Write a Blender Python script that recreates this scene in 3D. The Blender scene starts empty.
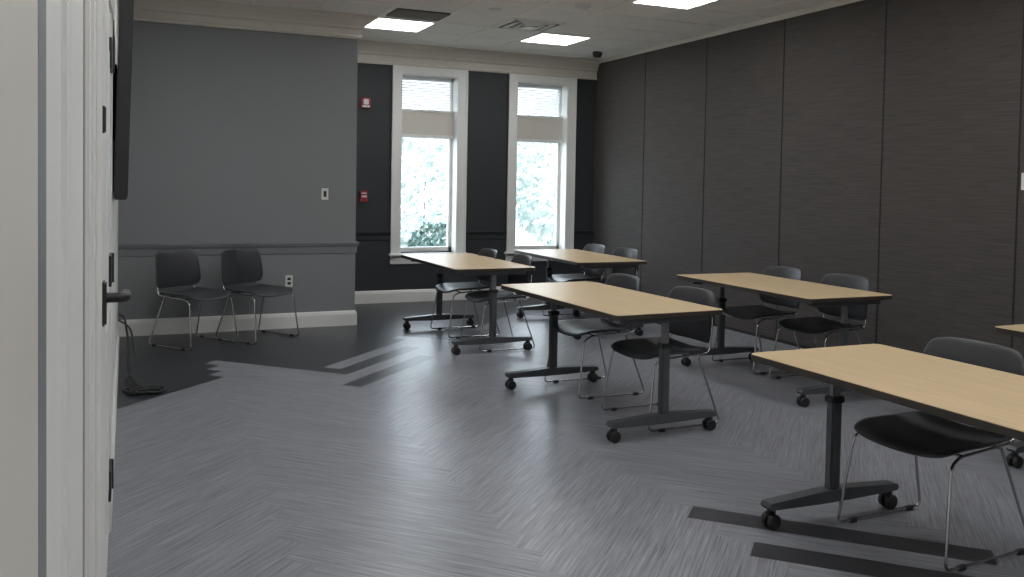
import bpy, bmesh, math, random
from mathutils import Vector, Matrix
random.seed(4)
scene=bpy.context.scene
COL=bpy.context.collection
scene.view_settings.view_transform='Standard'
scene.view_settings.look='None'
scene.view_settings.exposure=0.0

# ---------------------------------------------------------------- dimensions
XL,XR,YF,YB,ZC=-0.07,5.728,-1.3,10.3,3.127
YG,XG=8.795,2.137

# ---------------------------------------------------------------- materials
def mat(name,col,rough=.5,metal=0,var=.0,vscale=8,bump=0,bscale=60,spec=.5,stretch=(1,1,1),emit=None,estr=0):
    m=bpy.data.materials.new(name);m.use_nodes=True
    nt=m.node_tree;b=nt.nodes['Principled BSDF']
    b.inputs['Roughness'].default_value=rough;b.inputs['Metallic'].default_value=metal
    b.inputs['Specular IOR Level'].default_value=spec
    tc=nt.nodes.new('ShaderNodeTexCoord');mp=nt.nodes.new('ShaderNodeMapping')
    mp.inputs['Scale'].default_value=stretch
    nt.links.new(tc.outputs['Object'],mp.inputs['Vector'])
    n=nt.nodes.new('ShaderNodeTexNoise');n.inputs['Scale'].default_value=vscale;n.inputs['Detail'].default_value=4
    nt.links.new(mp.outputs[0],n.inputs['Vector'])
    cr=nt.nodes.new('ShaderNodeValToRGB')
    cr.color_ramp.elements[0].position=.3;cr.color_ramp.elements[1].position=.7
    cr.color_ramp.elements[0].color=[c*(1-var) for c in col]+[1]
    cr.color_ramp.elements[1].color=[min(1,c*(1+var)) for c in col]+[1]
    nt.links.new(n.outputs['Fac'],cr.inputs[0]);nt.links.new(cr.outputs[0],b.inputs['Base Color'])
    if bump:
        n2=nt.nodes.new('ShaderNodeTexNoise');n2.inputs['Scale'].default_value=bscale
        nt.links.new(mp.outputs[0],n2.inputs['Vector'])
        bp=nt.nodes.new('ShaderNodeBump');bp.inputs['Strength'].default_value=bump;bp.inputs['Distance'].default_value=.004
        nt.links.new(n2.outputs['Fac'],bp.inputs['Height']);nt.links.new(bp.outputs[0],b.inputs['Normal'])
    if emit:
        b.inputs['Emission Color'].default_value=(*emit,1);b.inputs['Emission Strength'].default_value=estr
    return m
M={}
M['gray']=mat('paint_gray',(.220,.232,.243),.6,var=.02,vscale=2,bump=.15,bscale=180)
M['dark']=mat('paint_charcoal',(.026,.031,.034),.6,var=.05,vscale=2,bump=.15,bscale=180)
M['rail']=mat('paint_rail_gray',(.19,.20,.210),.45,var=.02)
M['white']=mat('paint_trim_white',(.77,.77,.745),.4,var=.008)
M['cream']=mat('paint_trim_cream',(.64,.61,.545),.45,var=.02)
M['groove']=mat('trim_groove_shadow_gray',(.34,.33,.31),.6,var=.02)
M['wallw']=mat('paint_wall_light',(.72,.72,.70),.55,var=.02)
M['fabric']=mat('wall_fabric_dark',(.062,.054,.050),.75,var=.25,vscale=30,stretch=(1,.12,4),bump=.4,bscale=90)
M['seam']=mat('panel_seam_black',(.012,.011,.01),.7)
M['tile']=mat('ceiling_tile',(.84,.82,.78),.9,var=.08,vscale=70,bump=.3,bscale=150)
M['grid']=mat('ceiling_tbar',(.88,.86,.82),.5,var=.02)
M['lens']=mat('light_lens',(.9,.9,.9),.4,emit=(.985,.99,1),estr=12.5)
M['vent']=mat('vent_brown',(.17,.14,.11),.6,var=.1)
M['ventd']=mat('vent_gap_brown',(.05,.04,.03),.6,var=.1)
M['black']=mat('plastic_black',(.014,.014,.015),.42,var=.1)
M['screen']=mat('screen_black',(.006,.006,.007),.2)
M['plastic']=mat('chair_plastic_gray',(.040,.042,.047),.4,var=.06,bump=.2,bscale=200)
M['chrome']=mat('chrome_rod',(.55,.55,.56),.18,metal=1,var=.03)
M['steel']=mat('table_leg_gray_paint',(.095,.10,.105),.38,metal=.4,var=.05)
M['silver']=mat('table_post_silver',(.24,.24,.245),.32,metal=.7,var=.05)
M['red']=mat('alarm_red',(.32,.018,.02),.35,var=.05)
M['alw']=mat('alarm_white',(.7,.7,.7),.4)
M['platew']=mat('wall_plate_white',(.7,.7,.67),.4,var=.02)
M['edge']=mat('table_edge_dark',(.035,.028,.022),.5,var=.1)
M['cable']=mat('cable_black',(.01,.01,.01),.5)
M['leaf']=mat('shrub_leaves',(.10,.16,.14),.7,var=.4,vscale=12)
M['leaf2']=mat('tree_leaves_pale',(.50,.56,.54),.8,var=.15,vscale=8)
M['bark']=mat('tree_bark',(.25,.22,.2),.9,var=.3)
M['lawn']=mat('outdoor_ground',(.3,.33,.3),.9,var=.1)
M['blind']=mat('blind_slat',(.8,.8,.8),.5,var=.01)
# translucent blinds
nt=M['blind'].node_tree;b=nt.nodes['Principled BSDF']
tr=nt.nodes.new('ShaderNodeBsdfTranslucent');tr.inputs[0].default_value=(.8,.82,.85,1)
mx=nt.nodes.new('ShaderNodeMixShader');mx.inputs[0].default_value=.22
nt.links.new(b.outputs[0],mx.inputs[1]);nt.links.new(tr.outputs[0],mx.inputs[2]);nt.links.new(mx.outputs[0],nt.nodes['Material Output'].inputs[0])
# glass
g=bpy.data.materials.new('window_glass');g.use_nodes=True;nt=g.node_tree;nt.nodes.clear()
o=nt.nodes.new('ShaderNodeOutputMaterial');t=nt.nodes.new('ShaderNodeBsdfTransparent');t.inputs[0].default_value=(.90,.93,.95,1)
gl=nt.nodes.new('ShaderNodeBsdfGlossy');gl.inputs['Roughness'].default_value=.03
mx=nt.nodes.new('ShaderNodeMixShader');mx.inputs[0].default_value=.06
nt.links.new(t.outputs[0],mx.inputs[1]);nt.links.new(gl.outputs[0],mx.inputs[2]);nt.links.new(mx.outputs[0],o.inputs[0]);M['glass']=g
# maple table top
def wood():
    m=mat('maple_laminate',(.64,.485,.29),.34,var=.07,vscale=3.5,stretch=(14,.8,1))
    return m
M['maple']=wood()
# floor plank material (uv: along/across plank in metres, plank colour attribute)
def floor_mat():
    m=bpy.data.materials.new('herringbone_vinyl_plank');m.use_nodes=True;nt=m.node_tree;b=nt.nodes['Principled BSDF']
    uv=nt.nodes.new('ShaderNodeUVMap');uv.uv_map='UVMap'
    at=nt.nodes.new('ShaderNodeAttribute');at.attribute_name='plank'
    def streak(sx,sy,det):
        mp=nt.nodes.new('ShaderNodeMapping');mp.inputs['Scale'].default_value=(sx,sy,1)
        nt.links.new(uv.outputs[0],mp.inputs[0])
        n=nt.nodes.new('ShaderNodeTexNoise');n.inputs['Scale'].default_value=1;n.inputs['Detail'].default_value=det;n.inputs['Roughness'].default_value=.6
        nt.links.new(mp.outputs[0],n.inputs[0]);return n
    n1=streak(2.2,95,3);n2=streak(5,220,2)
    mixn=nt.nodes.new('ShaderNodeMath');mixn.operation='ADD';nt.links.new(n1.outputs[0],mixn.inputs[0]);nt.links.new(n2.outputs[0],mixn.inputs[1])
    half=nt.nodes.new('ShaderNodeMath');half.operation='MULTIPLY';half.inputs[1].default_value=.5;nt.links.new(mixn.outputs[0],half.inputs[0])
    cr=nt.nodes.new('ShaderNodeValToRGB');cr.color_ramp.elements[0].position=.34;cr.color_ramp.elements[1].position=.66
    cr.color_ramp.elements[0].color=(.095,.097,.108,1);cr.color_ramp.elements[1].color=(.335,.342,.375,1)
    nt.links.new(half.outputs[0],cr.inputs[0])
    mul=nt.nodes.new('ShaderNodeMix');mul.data_type='RGBA';mul.blend_type='MULTIPLY';mul.inputs[0].default_value=1
    nt.links.new(cr.outputs[0],mul.inputs[6]);nt.links.new(at.outputs['Color'],mul.inputs[7])
    nt.links.new(mul.outputs[2],b.inputs['Base Color'])
    b.inputs['Roughness'].default_value=.32
    bp=nt.nodes.new('ShaderNodeBump');bp.inputs['Strength'].default_value=.15;bp.inputs['Distance'].default_value=.002
    nt.links.new(half.outputs[0],bp.inputs['Height']);nt.links.new(bp.outputs[0],b.inputs['Normal'])
    return m
M['floor']=floor_mat()

# ---------------------------------------------------------------- mesh builder
class B:
    def __init__(s): s.v=[];s.f=[];s.m=[];s.sm=[];s.mats=[]
    def mi(s,k):
        if k not in s.mats:s.mats.append(k)
        return s.mats.index(k)
    def add(s,vs,fs,k,smooth=False):
        o=len(s.v);s.v+=[tuple(v) for v in vs];i=s.mi(k)
        for f in fs:s.f.append([o+j for j in f]);s.m.append(i);s.sm.append(smooth)
    def box(s,a,b,k,bev=0):
        x0,x1=sorted((a[0],b[0]));y0,y1=sorted((a[1],b[1]));z0,z1=sorted((a[2],b[2]))
        if not bev:
            vs=[(x0,y0,z0),(x1,y0,z0),(x1,y1,z0),(x0,y1,z0),(x0,y0,z1),(x1,y0,z1),(x1,y1,z1),(x0,y1,z1)]
            s.add(vs,[(0,3,2,1),(4,5,6,7),(0,1,5,4),(1,2,6,5),(2,3,7,6),(3,0,4,7)],k)
        else:
            bm=bmesh.new();bmesh.ops.create_cube(bm,size=1)
            for v in bm.verts:v.co=Vector(((x0+x1)/2+v.co.x*(x1-x0),(y0+y1)/2+v.co.y*(y1-y0),(z0+z1)/2+v.co.z*(z1-z0)))
            bmesh.ops.bevel(bm,geom=bm.edges[:],offset=bev,segments=2,affect='EDGES')
            bm.verts.index_update();s.add([v.co[:] for v in bm.verts],[[v.index for v in f.verts] for f in bm.faces],k);bm.free()
    def tube(s,pts,r,k,n=10,fillet=0,caps=True):
        pts=[Vector(p) for p in pts]
        if fillet:
            q=[pts[0]]
            for i in range(1,len(pts)-1):
                a,b_,c=pts[i-1],pts[i],pts[i+1]
                d1=(a-b_);d2=(c-b_);l=min(fillet,d1.length*.45,d2.length*.45)
                p0=b_+d1.normalized()*l;p2=b_+d2.normalized()*l
                for j in range(6):
                    t=j/5;q.append(p0*(1-t)**2+b_*2*t*(1-t)+p2*t*t)
            q.append(pts[-1]);pts=q
        N=len(pts);tans=[(pts[min(i+1,N-1)]-pts[max(i-1,0)]).normalized() for i in range(N)]
        ref=Vector((0,0,1)) if abs(tans[0].z)<.9 else Vector((1,0,0))
        nrm=tans[0].cross(ref).normalized();vs=[]
        for i in range(N):
            nrm=(nrm-tans[i]*nrm.dot(tans[i])).normalized();bi=tans[i].cross(nrm)
            rr=r[i] if isinstance(r,(list,tuple)) else r
            for j in range(n):
                a=2*math.pi*j/n;vs.append(pts[i]+(nrm*math.cos(a)+bi*math.sin(a))*rr)
        fs=[(i*n+j,i*n+(j+1)%n,(i+1)*n+(j+1)%n,(i+1)*n+j) for i in range(N-1) for j in range(n)]
        s.add(vs,fs,k,True)
        if caps:
            s.add(vs[:n],[list(range(n))[::-1]],k);s.add(vs[-n:],[list(range(n))],k)
    def sweep(s,path,offs,prof,k):
        # path: plan points, offs: mitre vectors, prof: list (offset,z)
        vs=[];n=len(prof)
        for (px,py),(ox,oy) in zip(path,offs):
            for d,z in prof:vs.append((px+ox*d,py+oy*d,z))
        fs=[(i*n+j,(i+1)*n+j,(i+1)*n+(j+1)%n,i*n+(j+1)%n) for i in range(len(path)-1) for j in range(n)]
        fs+=[list(range(n))[::-1],[ (len(path)-1)*n+j for j in range(n)]]
        s.add(vs,fs,k)
    def mesh(s,name):
        me=bpy.data.meshes.new(name);me.from_pydata(s.v,[],s.f)
        for k in s.mats:me.materials.append(M[k])
        me.polygons.foreach_set('material_index',s.m);me.polygons.foreach_set('use_smooth',s.sm)
        bm=bmesh.new();bm.from_mesh(me);bmesh.ops.recalc_face_normals(bm,faces=bm.faces[:]);bm.to_mesh(me);bm.free();me.update();return me
    def obj(s,name,loc=(0,0,0),rot=0,parent=None):
        return place(s.mesh(name),name,loc,rot,parent)
def place(me,name,loc=(0,0,0),rot=0,parent=None):
    o=bpy.data.objects.new(name,me);COL.objects.link(o);o.location=loc;o.rotation_euler=(0,0,rot)
    if parent:o.parent=parent
    return o
def empty(name,loc,rot=0):
    o=bpy.data.objects.new(name,None);o.empty_display_size=.1;COL.objects.link(o);o.location=loc;o.rotation_euler=(0,0,rot);return o

# ---------------------------------------------------------------- room shell
# herringbone floor
Wp,n=.1524,8;k=Wp/math.sqrt(2);X0=1.532;Y0=2.82+10.5*k
bm=bmesh.new();uvl=bm.loops.layers.uv.new('UVMap');cl=bm.loops.layers.float_color.new('plank')
def pw(p,q): return Vector((X0+(p-q)*k,Y0+(p+q)*k,0))
def plank(p0,p1,q0,q1,horiz):
    c=pw((p0+p1)/2,(q0+q1)/2)
    if not(-1.5<c.x<7 and -2.5<c.y<11.5):return
    dark=False
    x,y=c.x,c.y
    if horiz:
        if x<1: dark=y>6.35
        elif x<3: dark=y>7.28 or abs(y-6.60)<.1 or abs(y-7.03)<.1
        elif x<4.5: dark=y>8.6
        else: dark=y>8.6
    else:
        if x<1.8: dark=y>7.05
        elif x<3.4: dark=y>7.75 or (y<2.9 and round((2.82-y)/(2*k))%2==0)
        else: dark=y>8.6 
    g=random.uniform(.94,1.05)
    col=(.17*g,.175*g,.182*g,1) if dark else (g,g,g,1)
    e=.003
    cs=[(p0+e,q0+e),(p1-e,q0+e),(p1-e,q1-e),(p0+e,q1-e)]
    vs=[bm.verts.new(pw(*c_)) for c_ in cs];f=bm.faces.new(vs)
    ou,ov=random.uniform(0,50),random.uniform(0,50)
    for l,(p,q) in zip(f.loops,cs):
        a,b_=(p*Wp,q*Wp) if horiz else (q*Wp,p*Wp)
        l[uvl].uv=(a+ou,b_+ov);l[cl]=col
for i in range(-80,100):
    for m_ in range(-3,4):
        s=2*n*m_
        plank(i+s,i+s+n,i,i+1,True)
        plank(i+s,i+s+1,i-2*n+1,i-n+1,False)
for co,no in (((XL,0,0),(-1,0,0)),((XR,0,0),(1,0,0)),((0,YF,0),(0,-1,0)),((0,YB,0),(0,1,0))):
    bmesh.ops.bisect_plane(bm,geom=bm.verts[:]+bm.edges[:]+bm.faces[:],plane_co=co,plane_no=no,clear_outer=True)
# sub-floor (joint colour) joined in the same object
vs=[bm.verts.new(p) for p in ((XL,YF,-.002),(XR,YF,-.002),(XR,YB,-.002),(XL,YB,-.002))];f=bm.faces.new(vs)
for l in f.loops:l[cl]=(.5,.5,.52,1)
me=bpy.data.meshes.new('floor');bm.to_mesh(me);bm.free();me.materials.append(M['floor']);place(me,'floor')

b=B();b.box((XL-.1,YF-.1,ZC),(XR+.1,YB+.3,ZC+.12),'tile');b.obj('ceiling')
b=B();b.box((XR,YF-.1,0),(XR+.12,YB+.3,ZC),'fabric')
b.obj('wall_right')
b=B()
for i in range(0,10):
    y=YB-1.22*i
    if i>0:b.box((XR-.004,y-.005,0.01),(XR+.002,y+.005,ZC-.04),'seam')
b.box((XR-.012,YF,0),(XR+.001,YB,.03),'seam')
b.obj('trim_wall_panel_seams')
b=B();b.box((XL-.12,YF-.1,0),(XL,YG,ZC),'wallw');b.obj('wall_left')
b=B();b.box((XL-.1,YF-.12,0),(XR+.1,YF,ZC),'wallw');b.obj('wall_front')
b=B();b.box((XL-.12,YG,0),(XG,YB+.3,ZC),'gray');b.obj('wall_gray_partition')
# back wall with two window openings
WN=[(3.05,3.77),(4.58,5.30)];ZS,ZT=.60,2.78
b=B();Y1=YB+.3
xs=[XG]+[v for w in WN for v in w]+[XR]
for i in (0,2,4):b.box((xs[i],YB,0),(xs[i+1],Y1,ZC),'dark')
for w in WN:
    b.box((w[0],YB,0),(w[1],Y1,ZS),'dark');b.box((w[0],YB,ZT),(w[1],Y1,ZC),'dark')
b.obj('wall_back')
# crowns, rails, baseboards
def crownprof(z0,z1,s=1):
    h=z1-z0
    return [(0,z0),(.028*s,z0),(.032*s,z0+.02),(.02*s,z0+.035),(.02*s,z0+.40*h),(.04*s,z0+.46*h),(.045*s,z0+.55*h),(.085*s,z0+.78*h),(.095*s,z0+.80*h),(.105*s,z0+.9*h),(.125*s,z1-.005),(.125*s,z1),(0,z1)]
b=B();b.sweep([(XG,YB),(XR,YB)],[(0,-1),(0,-1)],crownprof(2.872,ZC),'cream');b.obj('trim_crown_back')
b=B();b.sweep([(XL,YG),(XG,YG),(XG,YB)],[(0,-1),(1,-1),(1,0)],crownprof(2.905,ZC,1.3),'cream');b.obj('trim_crown_gray_wall')
b=B();b.sweep([(XR,YB),(XR,YF)],[(-1,0),(-1,0)],[(0,ZC-.045),(.012,ZC-.045),(.03,ZC-.012),(.03,ZC),(0,ZC)],'cream');b.obj('trim_crown_right')
railp=[(0,.735),(.012,.74),(.016,.80),(.03,.825),(.034,.848),(0,.852)]
b=B();b.sweep([(XL,YG),(XG,YG),(XG,YB)],[(0,-1),(1,-1),(1,0)],railp,'rail');b.obj('trim_chair_rail_gray_wall')
b=B()
for x0,x1 in ((XG,2.925),(3.895,4.455),(5.425,XR)):b.sweep([(x0,YB),(x1,YB)],[(0,-1)]*2,[(0,.76),(.012,.765),(.016,.82),(.03,.84),(.034,.86),(0,.865)],'dark')
b.obj('trim_chair_rail_back')
bp=[(0,0),(.02,0),(.02,.115),(.012,.14),(.006,.15),(0,.152)]
b=B();b.sweep([(XL,YG),(XG,YG),(XG,YB)],[(0,-1),(1,-1),(1,0)],bp,'white');b.obj('baseboard_gray_wall')
b=B();b.sweep([(XG,YB),(XR,YB)],[(0,-1)]*2,bp,'white');b.obj('baseboard_back')
b=B();b.sweep([(XL,4.05),(XL,YG)],[(1,0)]*2,[(0,0),(.016,0),(.016,.13),(.008,.15),(0,.152)],'white');b.obj('baseboard_left')

# ceiling grid
b=B();x=4.135-.61*7
gx=[4.135+.61*i for i in range(-6,3)];gy=[8.655+.61*i for i in range(-16,3)]
for x in gx:b.box((x-.012,YF,ZC-.006),(x+.012,YB-.12,ZC),'grid')
for y in gy:b.box((XL,y-.012,ZC-.0055),(XR-.03,y+.012,ZC),'grid')
b.obj('trim_ceiling_grid')
# lights
b=B();h=.293
b.box((-h,-h,-.004),(h,h,.004),'lens')
for a,c in (((-.305,-.305),(.305,-h)),((-.305,h),(.305,.305)),((-.305,-h),(-h,h)),((h,-h),(.305,h))):b.box((a[0],a[1],-.008),(c[0],c[1],.004),'grid')
lm=b.mesh('ceiling_light_panel')
for x in (.78,2.61,4.44):
    for y in (8.96,6.52,4.08,1.64,-.8):  # row behind the camera is added, unseen, to brighten the left jamb and casings
        if x<1 and y>8.5:continue
        place(lm,'ceiling_light_panel',(x,y,ZC-.008))
# vents
b=B();b.box((-.27,-.2,-.006),(.27,.2,.004),'ventd')
for i in range(9):
    y=-.19+i*.044;b.box((-.27,y,-.012),(.27,y+.026,-.006),'vent')
b.obj('ceiling_return_vent',(2.63,8.35,ZC-.004))
b=B()
for i,s in enumerate((.29,.21,.13)):
    for a,c in (((-s,-s),(s,-s+.03)),((-s,s-.03),(s,s)),((-s,-s),(-s+.03,s)),((s-.03,-s),(s,s))):b.box((a[0],a[1],-.012-.004*i),(c[0],c[1],.004),'grid')
b.box((-.28,-.28,-.003),(.28,.28,.003),'vent');b.box((-.06,-.06,-.028),(.06,.06,-.004),'grid')
b.obj('ceiling_air_diffuser',(3.83,8.35,ZC-.004))
def disc(name,loc,r,h,kk):
    b=B();b.tube([(0,0,0),(0,0,-h*.5),(0,0,-h*.9),(0,0,-h)],[r,r,r*.8,r*.5],kk,n=24);return b.obj(name,loc)
disc('smoke_detector',(3.84,7.18,ZC),.075,.045,'alw')
disc('ceiling_speaker',(3.2,7.74,ZC),.06,.02,'alw')
disc('security_camera_dome',(5.35,9.6,ZC),.06,.07,'black')

# ---------------------------------------------------------------- windows
def window(i,x0,x1):
    e=empty('window_%d'%i,((x0+x1)/2,YB,0))
    b=B();w=(x1-x0)/2;cw=.125
    yf=-.028
    # casing
    for sx in (-1,1):
        b.box((sx*w,yf,ZS-.06),(sx*(w+cw),0,ZT+.09),'white',.004)
        b.box((sx*(w+cw-.022),yf-.014,ZS-.06),(sx*(w+cw),0,ZT+.09),'white',.004)
        b.box((sx*(w-.004),-.02,ZS),(sx*(w+.004),.28,ZT),'white')
    b.box((-w-cw,yf-.005,ZT),(w+cw,0,ZT+.092),'white',.004)
    b.box((-w,0,ZT-.004),(w,.28,ZT+.02),'white')
    b.box((-w-cw-.02,yf-.045,ZS-.03),(w+cw+.02,.2,ZS),'white',.006)
    b.box((-w-cw,yf,ZS-.13),(w+cw,0,ZS-.03),'white',.004)
    # sash frames and wide middle rail
    y0,y1=.15,.21
    b.box((-w,y0,ZS),(-w+.045,y1,ZT),'white',.004);b.box((w-.045,y0,ZS),(w,y1,ZT),'white',.004)
    b.box((-w,y0,ZS),(w,y1,ZS+.06),'white',.004);b.box((-w,y0,ZT-.04),(w,y1,ZT),'white',.004)
    b.box((-w,y0-.03,2.06),(w,y1,2.36),'cream',.004);b.box((-w,y0-.045,2.02),(w,y1,2.06),'white',.004);b.box((-w,y0-.045,2.34),(w,y1,2.37),'white',.004)
    b.obj('casing_and_sash',parent=e)
    b=B();b.box((-w+.04,.178,ZS+.05),(w-.04,.182,2.05),'glass');b.box((-w+.04,.178,2.36),(w-.04,.182,ZT-.03),'glass');b.obj('panes',parent=e)
    b=B()
    for j in range(11):
        z=2.385+j*.033
        b.add([(-w+.05,.128,z),(w-.05,.128,z),(w-.05,.142,z+.029),(-w+.05,.142,z+.029)],[(0,1,2,3)],'blind')
    b.box((-w+.045,.115,ZT-.045),(w-.045,.148,ZT-.01),'blind')
    b.obj('blinds',parent=e)
    L=bpy.data.lights.new('window_portal','AREA');L.shape='RECTANGLE';L.size=x1-x0;L.size_y=ZT-ZS;L.cycles.is_portal=True
    lo=bpy.data.objects.new('portal',L);COL.objects.link(lo);lo.parent=e;lo.location=(0,.29,(ZS+ZT)/2);lo.rotation_euler=(math.radians(-90),0,0)
for i,w in enumerate(WN):window(i+1,*w)

# outdoors
b=B();b.box((-20,YB+.35,-.6),(30,60,-.5),'lawn');b.obj('outdoor_ground')
def foliage(name,c,r,cnt,kk,leaf):
    b=B()
    for _ in range(cnt):
        d=Vector((random.gauss(0,1),random.gauss(0,1),random.gauss(0,1))).normalized()*r*random.uniform(.55,1)**.5
        p=Vector(c)+Vector((d.x,d.y,d.z*1.1));a=Vector((random.gauss(0,1),random.gauss(0,1),random.gauss(0,1))).normalized()
        t=a.orthogonal().normalized()
        s=leaf*random.uniform(.6,1.3);u=a.cross(t)
        b.add([p-t*s,p+u*s*.5,p+t*s,p-u*s*.5],[(0,1,2,3)],kk)
    b.tube([(c[0],c[1],-.5),(c[0]+.03,c[1],c[2])],[.05,.02],'bark',n=8)
    return b.obj(name)
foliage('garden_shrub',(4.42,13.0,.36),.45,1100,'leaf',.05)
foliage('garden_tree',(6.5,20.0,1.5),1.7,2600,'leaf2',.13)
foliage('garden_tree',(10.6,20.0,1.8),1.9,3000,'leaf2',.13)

# ---------------------------------------------------------------- wall devices
b=B();b.box((-.06,-.045,-.06),(.06,0,.06),'red',.008);b.box((-.03,-.06,-.02),(.03,-.045,.045),'alw',.004);b.box((-.045,-.05,-.05),(.045,-.044,-.03),'alw')
b.obj('fire_alarm_strobe',(2.60,YB,2.40))
b=B();b.box((-.045,-.05,-.065),(.045,0,.065),'red',.006);b.box((-.033,-.062,-.012),(.033,-.048,.012),'alw',.003);b.box((-.03,-.056,.03),(.03,-.05,.045),'alw')
b.obj('fire_alarm_pull_station',(2.587,YB,1.29))
b=B();b.box((-.035,-.007,-.058),(.035,0,.058),'platew',.002);b.box((-.014,-.012,-.03),(.014,-.006,.03),'black',.002)
b.obj('light_switch',(1.82,YG,1.335))
b=B();b.box((-.036,-.008,-.058),(.036,0,.058),'platew',.002)
for z in (-.022,.022):b.box((-.016,-.011,z-.013),(.016,-.007,z+.013),'black',.001)
b.obj('wall_outlet',(1.474,YG,.469))
b=B();b.box((-.012,-.04,-.06),(0,.04,.06),'platew',.003);b.box((-.016,-.01,-.02),(-.011,.01,.02),'black',.001);b.obj('wall_thermostat',(XR,4.13,1.55))

# television on left wall
e=empty('wall_television',(XL,5.5,1.88))
b=B();b.box((-.03,-.9,-.52),(.03,.9,.52),'black',.006);b.box((.026,-.88,-.5),(.032,.88,.5),'screen');o=b.obj('panel',(.056,0,0),0,e);o.rotation_euler=(0,math.radians(1.5),0)
b=B();b.box((.001,-.25,-.2),(.02,.25,.2),'black');b.box((.02,-.2,-.18),(.04,-.15,.18),'black');b.box((.02,.15,-.18),(.04,.2,.18),'black');b.obj('mount',parent=e)

# left doors
e=empty('door_1',(XL+.003,3.45,0))
b=B();b.box((-.002,-1.05,.01),(.004,-.305,2.12),'white',.002);b.box((-.002,-.295,.01),(.004,.46,2.12),'white',.002)
for z0,z1 in ((.25,.95),(1.25,1.95)):b.box((.003,-.2,z0),(.006,.32,z1),'white',.002)
b.obj('leaf',parent=e)
b=B()
for y in (-1.17,.47):
    b.box((0,y,0),(.012,y+.11,2.24),'white',.003)
b.box((0,-1.17,2.13),(.012,.58,2.24),'white',.003);b.obj('casing',parent=e)
for j,z in enumerate((1.95,1.10,.25)):
    b=B();b.tube([(.012,.463,z-.06),(.012,.463,z+.06)],.010,'black');b.box((.003,.30,z-.06),(.014,.462,z+.06),'black');b.obj('hinge_%d'%(j+1),parent=e)
b=B();b.box((.003,-.86,1.065),(.018,-.79,1.185),'black',.005);b.tube([(.01,-.83,1.14),(.066,-.83,1.14),(.066,-.71,1.135)],.014,'black',n=14,fillet=.02)
b.obj('lever_handle',parent=e)
b=B();b.box((0,-.02,-.035),(.012,.03,.035),'black',.003);b.obj('door_contact_sensor',(XL+.008,2.55,1.62))
# open leaf and jamb of the entrance the camera looks past
e=empty('door_2',(XL+.001,1.3,0))
b=B();b.box((0,-.59,.01),(.010,.50,2.6),'white',.003)
b.box((.0101,-.275,.01),(.0108,-.245,2.6),'groove');b.box((.0101,.14,.01),(.0115,.175,2.6),'groove')
b.obj('leaf',parent=e)
b=B()
for y,d,w in ((-.33,.015,.05),(-.24,.013,.02),(.18,.017,.06),(.36,.018,.10),(.52,.014,.03)):b.box((0,y,0),(d,y+w,2.6),'white',.004)
b.obj('casing',parent=e)
b=B();b.box((XL+.001,.35,0),(XL+.018,.64,ZC),'cream',.004);b.box((XL+.001,.64,0),(XL+.018,.70,ZC),'rail');b.obj('trim_entrance_jamb')

# cables
b=B()
def loop(cx,cy,r,z,a0,a1,cnt=24):return [(cx+r*math.cos(a0+(a1-a0)*i/cnt),cy+r*.9*math.sin(a0+(a1-a0)*i/cnt),z+.004*math.sin(i)) for i in range(cnt+1)]
b.tube([(XL+.02,7.3,.42),(XL+.06,7.25,.40),(XL+.09,7.1,.2),(XL+.08,6.95,.03),(.06,6.75,.012),(.1,6.55,.012)],.008,'cable',fillet=.08)
b.tube([(XL+.02,7.25,.38),(XL+.10,7.1,.35),(XL+.14,6.9,.14),(XL+.06,6.7,.02),(.03,6.5,.012)],.007,'cable',fillet=.08)
b.tube(loop(.12,6.45,.12,.012,0,5.5),.008,'cable');b.tube(loop(.15,6.4,.09,.024,1,7),.008,'cable');b.tube(loop(.05,6.5,.07,.012,2,8),.007,'cable')
b.box((.02,6.38,0),(.22,6.46,.03),'black',.006)
b.obj('power_cable_bundle')

# ---------------------------------------------------------------- chair
def shell(fn,nu,nv,th,kk,name):
    vs=[];fs=[]
    for j in range(nv+1):
        for i in range(nu+1):
            u=-1+2*i/nu;v=-1+2*j/nv
            vs.append(fn(u*(1-.10*v**6),v*(1-.10*u**6)))
    for j in range(nv):
        for i in range(nu):
            a=j*(nu+1)+i;fs.append((a,a+1,a+nu+2,a+nu+1))
    me=bpy.data.meshes.new(name);me.from_pydata(vs,[],fs);me.materials.append(M[kk])
    for p in me.polygons:p.use_smooth=True
    o=bpy.data.objects.new('tmp',me);COL.objects.link(o)
    s=o.modifiers.new('s','SOLIDIFY');s.thickness=th;s.offset=0
    u=o.modifiers.new('u','SUBSURF');u.levels=1
    dg=bpy.context.evaluated_depsgraph_get();me2=bpy.data.meshes.new_from_object(o.evaluated_get(dg));me2.name=name
    bpy.data.objects.remove(o);return me2
def seatf(u,v):  # v=-1 front, +1 rear ; front is -Y
    x=u*.25*(1-.06*(v>0)*v);y=v*.24-.02
    z=.448+.016*u*u-.008*(1-u*u)+.012*max(0,v)**2-.03*max(0,-v-.45)**2*3
    return (x,y,z)
def backf(u,v):
    z=.655+v*.165;x=u*(.245-.012*v)
    y=.245+.05*(v*.5)+.012*v*v-.055*u*u+.01
    return (x,y,z)
seat_me=shell(seatf,12,12,.018,'plastic','seat');back_me=shell(backf,12,10,.012,'plastic','backrest')
b=B()
for s in (-1,1):
    b.tube([(s*.175,.262,.70),(s*.19,.245,.58),(s*.205,.215,.44),(s*.225,-.15,.428),(s*.235,-.21,.40),(s*.265,-.265,.0125),(s*.265,.265,.0125),(s*.21,.13,.425)],.0065,'chrome',n=8,fillet=.035)
    b.box((s*.175-.012,.25,.60),(s*.175+.012,.272,.70),'black',.003)
    b.box((s*.265-.009,-.19,0),(s*.265+.009,-.15,.02),'black',.002);b.box((s*.265-.009,.17,0),(s*.265+.009,.21,.02),'black',.002)
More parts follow.
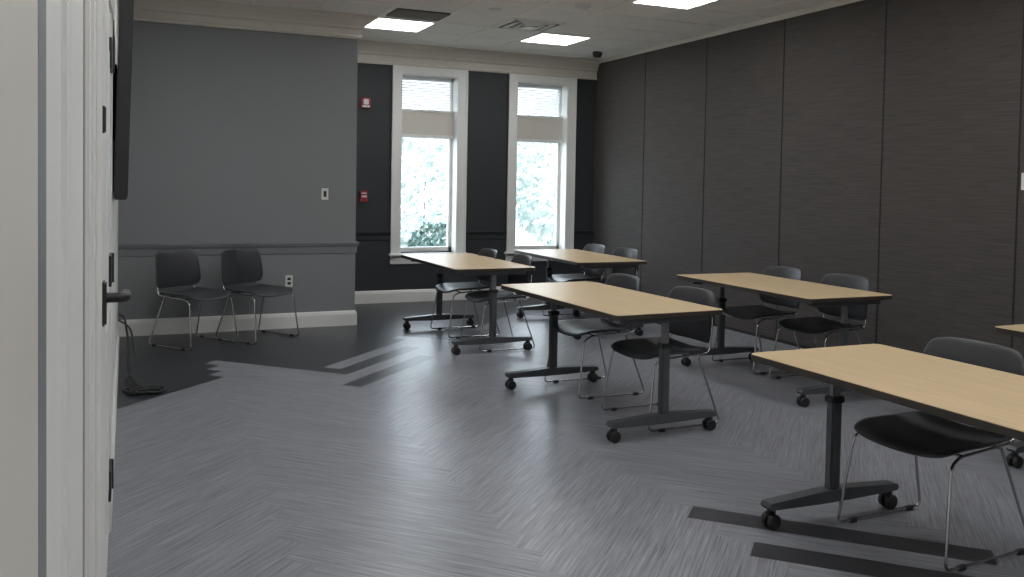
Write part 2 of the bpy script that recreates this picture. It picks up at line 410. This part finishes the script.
b.tube([(-.22,-.12,.426),(.22,-.12,.426)],.0065,'chrome',n=8);b.tube([(-.21,.13,.425),(.21,.13,.425)],.0065,'chrome',n=8)
b.tube([(-.21,.20,.445),(.21,.20,.445)],.0065,'chrome',n=8)
frame_me=b.mesh('frame')
def chair(x,y,rot):
    e=empty('stacking_chair',(x,y,0),rot)
    place(seat_me,'seat',parent=e);place(back_me,'backrest',parent=e);place(frame_me,'wire_frame',parent=e)
R90=math.radians(-90)
for x,y,r in ((3.13,2.63,3),(3.10,4.66,2),(3.09,5.50,0),(3.08,7.28,-2),(3.04,8.0,0),(4.80,5.06,3),(4.77,5.74,0),(4.50,8.46,0),(4.54,7.86,2)):
    chair(x,y,R90+math.radians(r))
chair(.55,8.2,math.radians(38));chair(1.11,8.31,math.radians(36))

# ---------------------------------------------------------------- table
def table_meshes(L=1.586,W=.76,e=.093):
    bm=bmesh.new();r=.035;vs=[];N=6
    for cx,cy,a0 in ((W/2-r,-r,0),(-W/2+r,-r,90),(-W/2+r,-L+r,180),(W/2-r,-L+r,270)):
        for i in range(N+1):
            a=math.radians(a0+90*i/N);vs.append((cx+r*math.cos(a),cy+r*math.sin(a)))
    def slab(z0,z1,k,bb,inset=0):
        P=[(x*(1-inset),(y+L/2)*(1-inset)-L/2) for x,y in vs];m=len(P)
        bb.add([(x,y,z0) for x,y in P]+[(x,y,z1) for x,y in P],[list(range(m))[::-1],list(range(m,2*m))]+[(i,(i+1)%m,m+(i+1)%m,m+i) for i in range(m)],k)
    top=B();slab(.710,.7375,'edge',top);slab(.7372,.7400,'maple',top,.003)
    base=B()
    for y in (-e-.04,-L+e-.02):
        base.box((-.30,y-.03,.675),(.30,y+.03,.711),'steel',.005)
        base.box((-.028,y-.022,.12),(.028,y+.022,.54),'steel',.006)
        base.box((-.021,y-.016,.53),(.021,y+.016,.68),'silver',.005)
        base.box((-.036,y-.028,.52),(.036,y+.028,.55),'black',.005)
        # foot bar, thicker in the middle
        prof=[(-.365,.086),(-.10,.08),(.10,.08),(.365,.086),(.375,.10),(.365,.116),(.07,.134),(-.07,.134),(-.365,.116),(-.375,.10)]
        m=len(prof);vv=[(x,y-.03,z) for x,z in prof]+[(x,y+.03,z) for x,z in prof]
        base.add(vv,[list(range(m)),list(range(m,2*m))[::-1]]+[(i,(i+1)%m,m+(i+1)%m,m+i) for i in range(m)],'steel')
        for s in (-1,1):
            x=s*.34
            base.tube([(x,y,.09),(x,y,.06)],.014,'black',n=12)
            base.box((x-.02,y-.012,.045),(x+.02,y+.012,.08),'black',.005)
            for q in (-1,1):base.tube([(x,y+q*.008,.033),(x,y+q*.012,.033),(x,y+q*.028,.033),(x,y+q*.031,.033)],[.028,.033,.033,.028],'black',n=20)
    base.box((-.02,-L+e,.655),(.02,-e-.04,.695),'steel',.004)
    base.box((.02,-L+e+.05,.69),(.06,-e-.08,.711),'black',.003)
    return top.mesh('tabletop'),base.mesh('base')
tt,tb_=table_meshes()
for x,y,r in ((2.90,3.10,-.004),(2.855,5.833,.03),(2.905,8.519,.012),(4.552,6.087,-.012),(4.307,8.849,-.02),(4.70,3.29,0)):
    e=empty('training_table',(x,y,0),r);place(tt,'tabletop',parent=e);place(tb_,'flip_top_base',parent=e)

# ---------------------------------------------------------------- world, camera
w=bpy.data.worlds.new('overcast_sky');scene.world=w;w.use_nodes=True
bg=w.node_tree.nodes['Background'];bg.inputs[0].default_value=(.88,.94,1,1);bg.inputs[1].default_value=8.0

yaw,pitch,roll,f,sh,H=.415,.0341,.01774,875.5,-74.8,1.47
F=Vector((math.sin(yaw)*math.cos(pitch),math.cos(yaw)*math.cos(pitch),-math.sin(pitch)));R=Vector((math.cos(yaw),-math.sin(yaw),0));U=R.cross(F)
R2=R*math.cos(roll)+U*math.sin(roll);U2=-R*math.sin(roll)+U*math.cos(roll)
cd=bpy.data.cameras.new('camera');co=bpy.data.objects.new('camera',cd);COL.objects.link(co)
co.matrix_world=Matrix(((R2[0],U2[0],-F[0],0),(R2[1],U2[1],-F[1],0),(R2[2],U2[2],-F[2],H),(0,0,0,1)))
cd.sensor_width=36;cd.lens=f*36/1024;cd.shift_y=sh/1024;cd.clip_start=.02
scene.camera=co
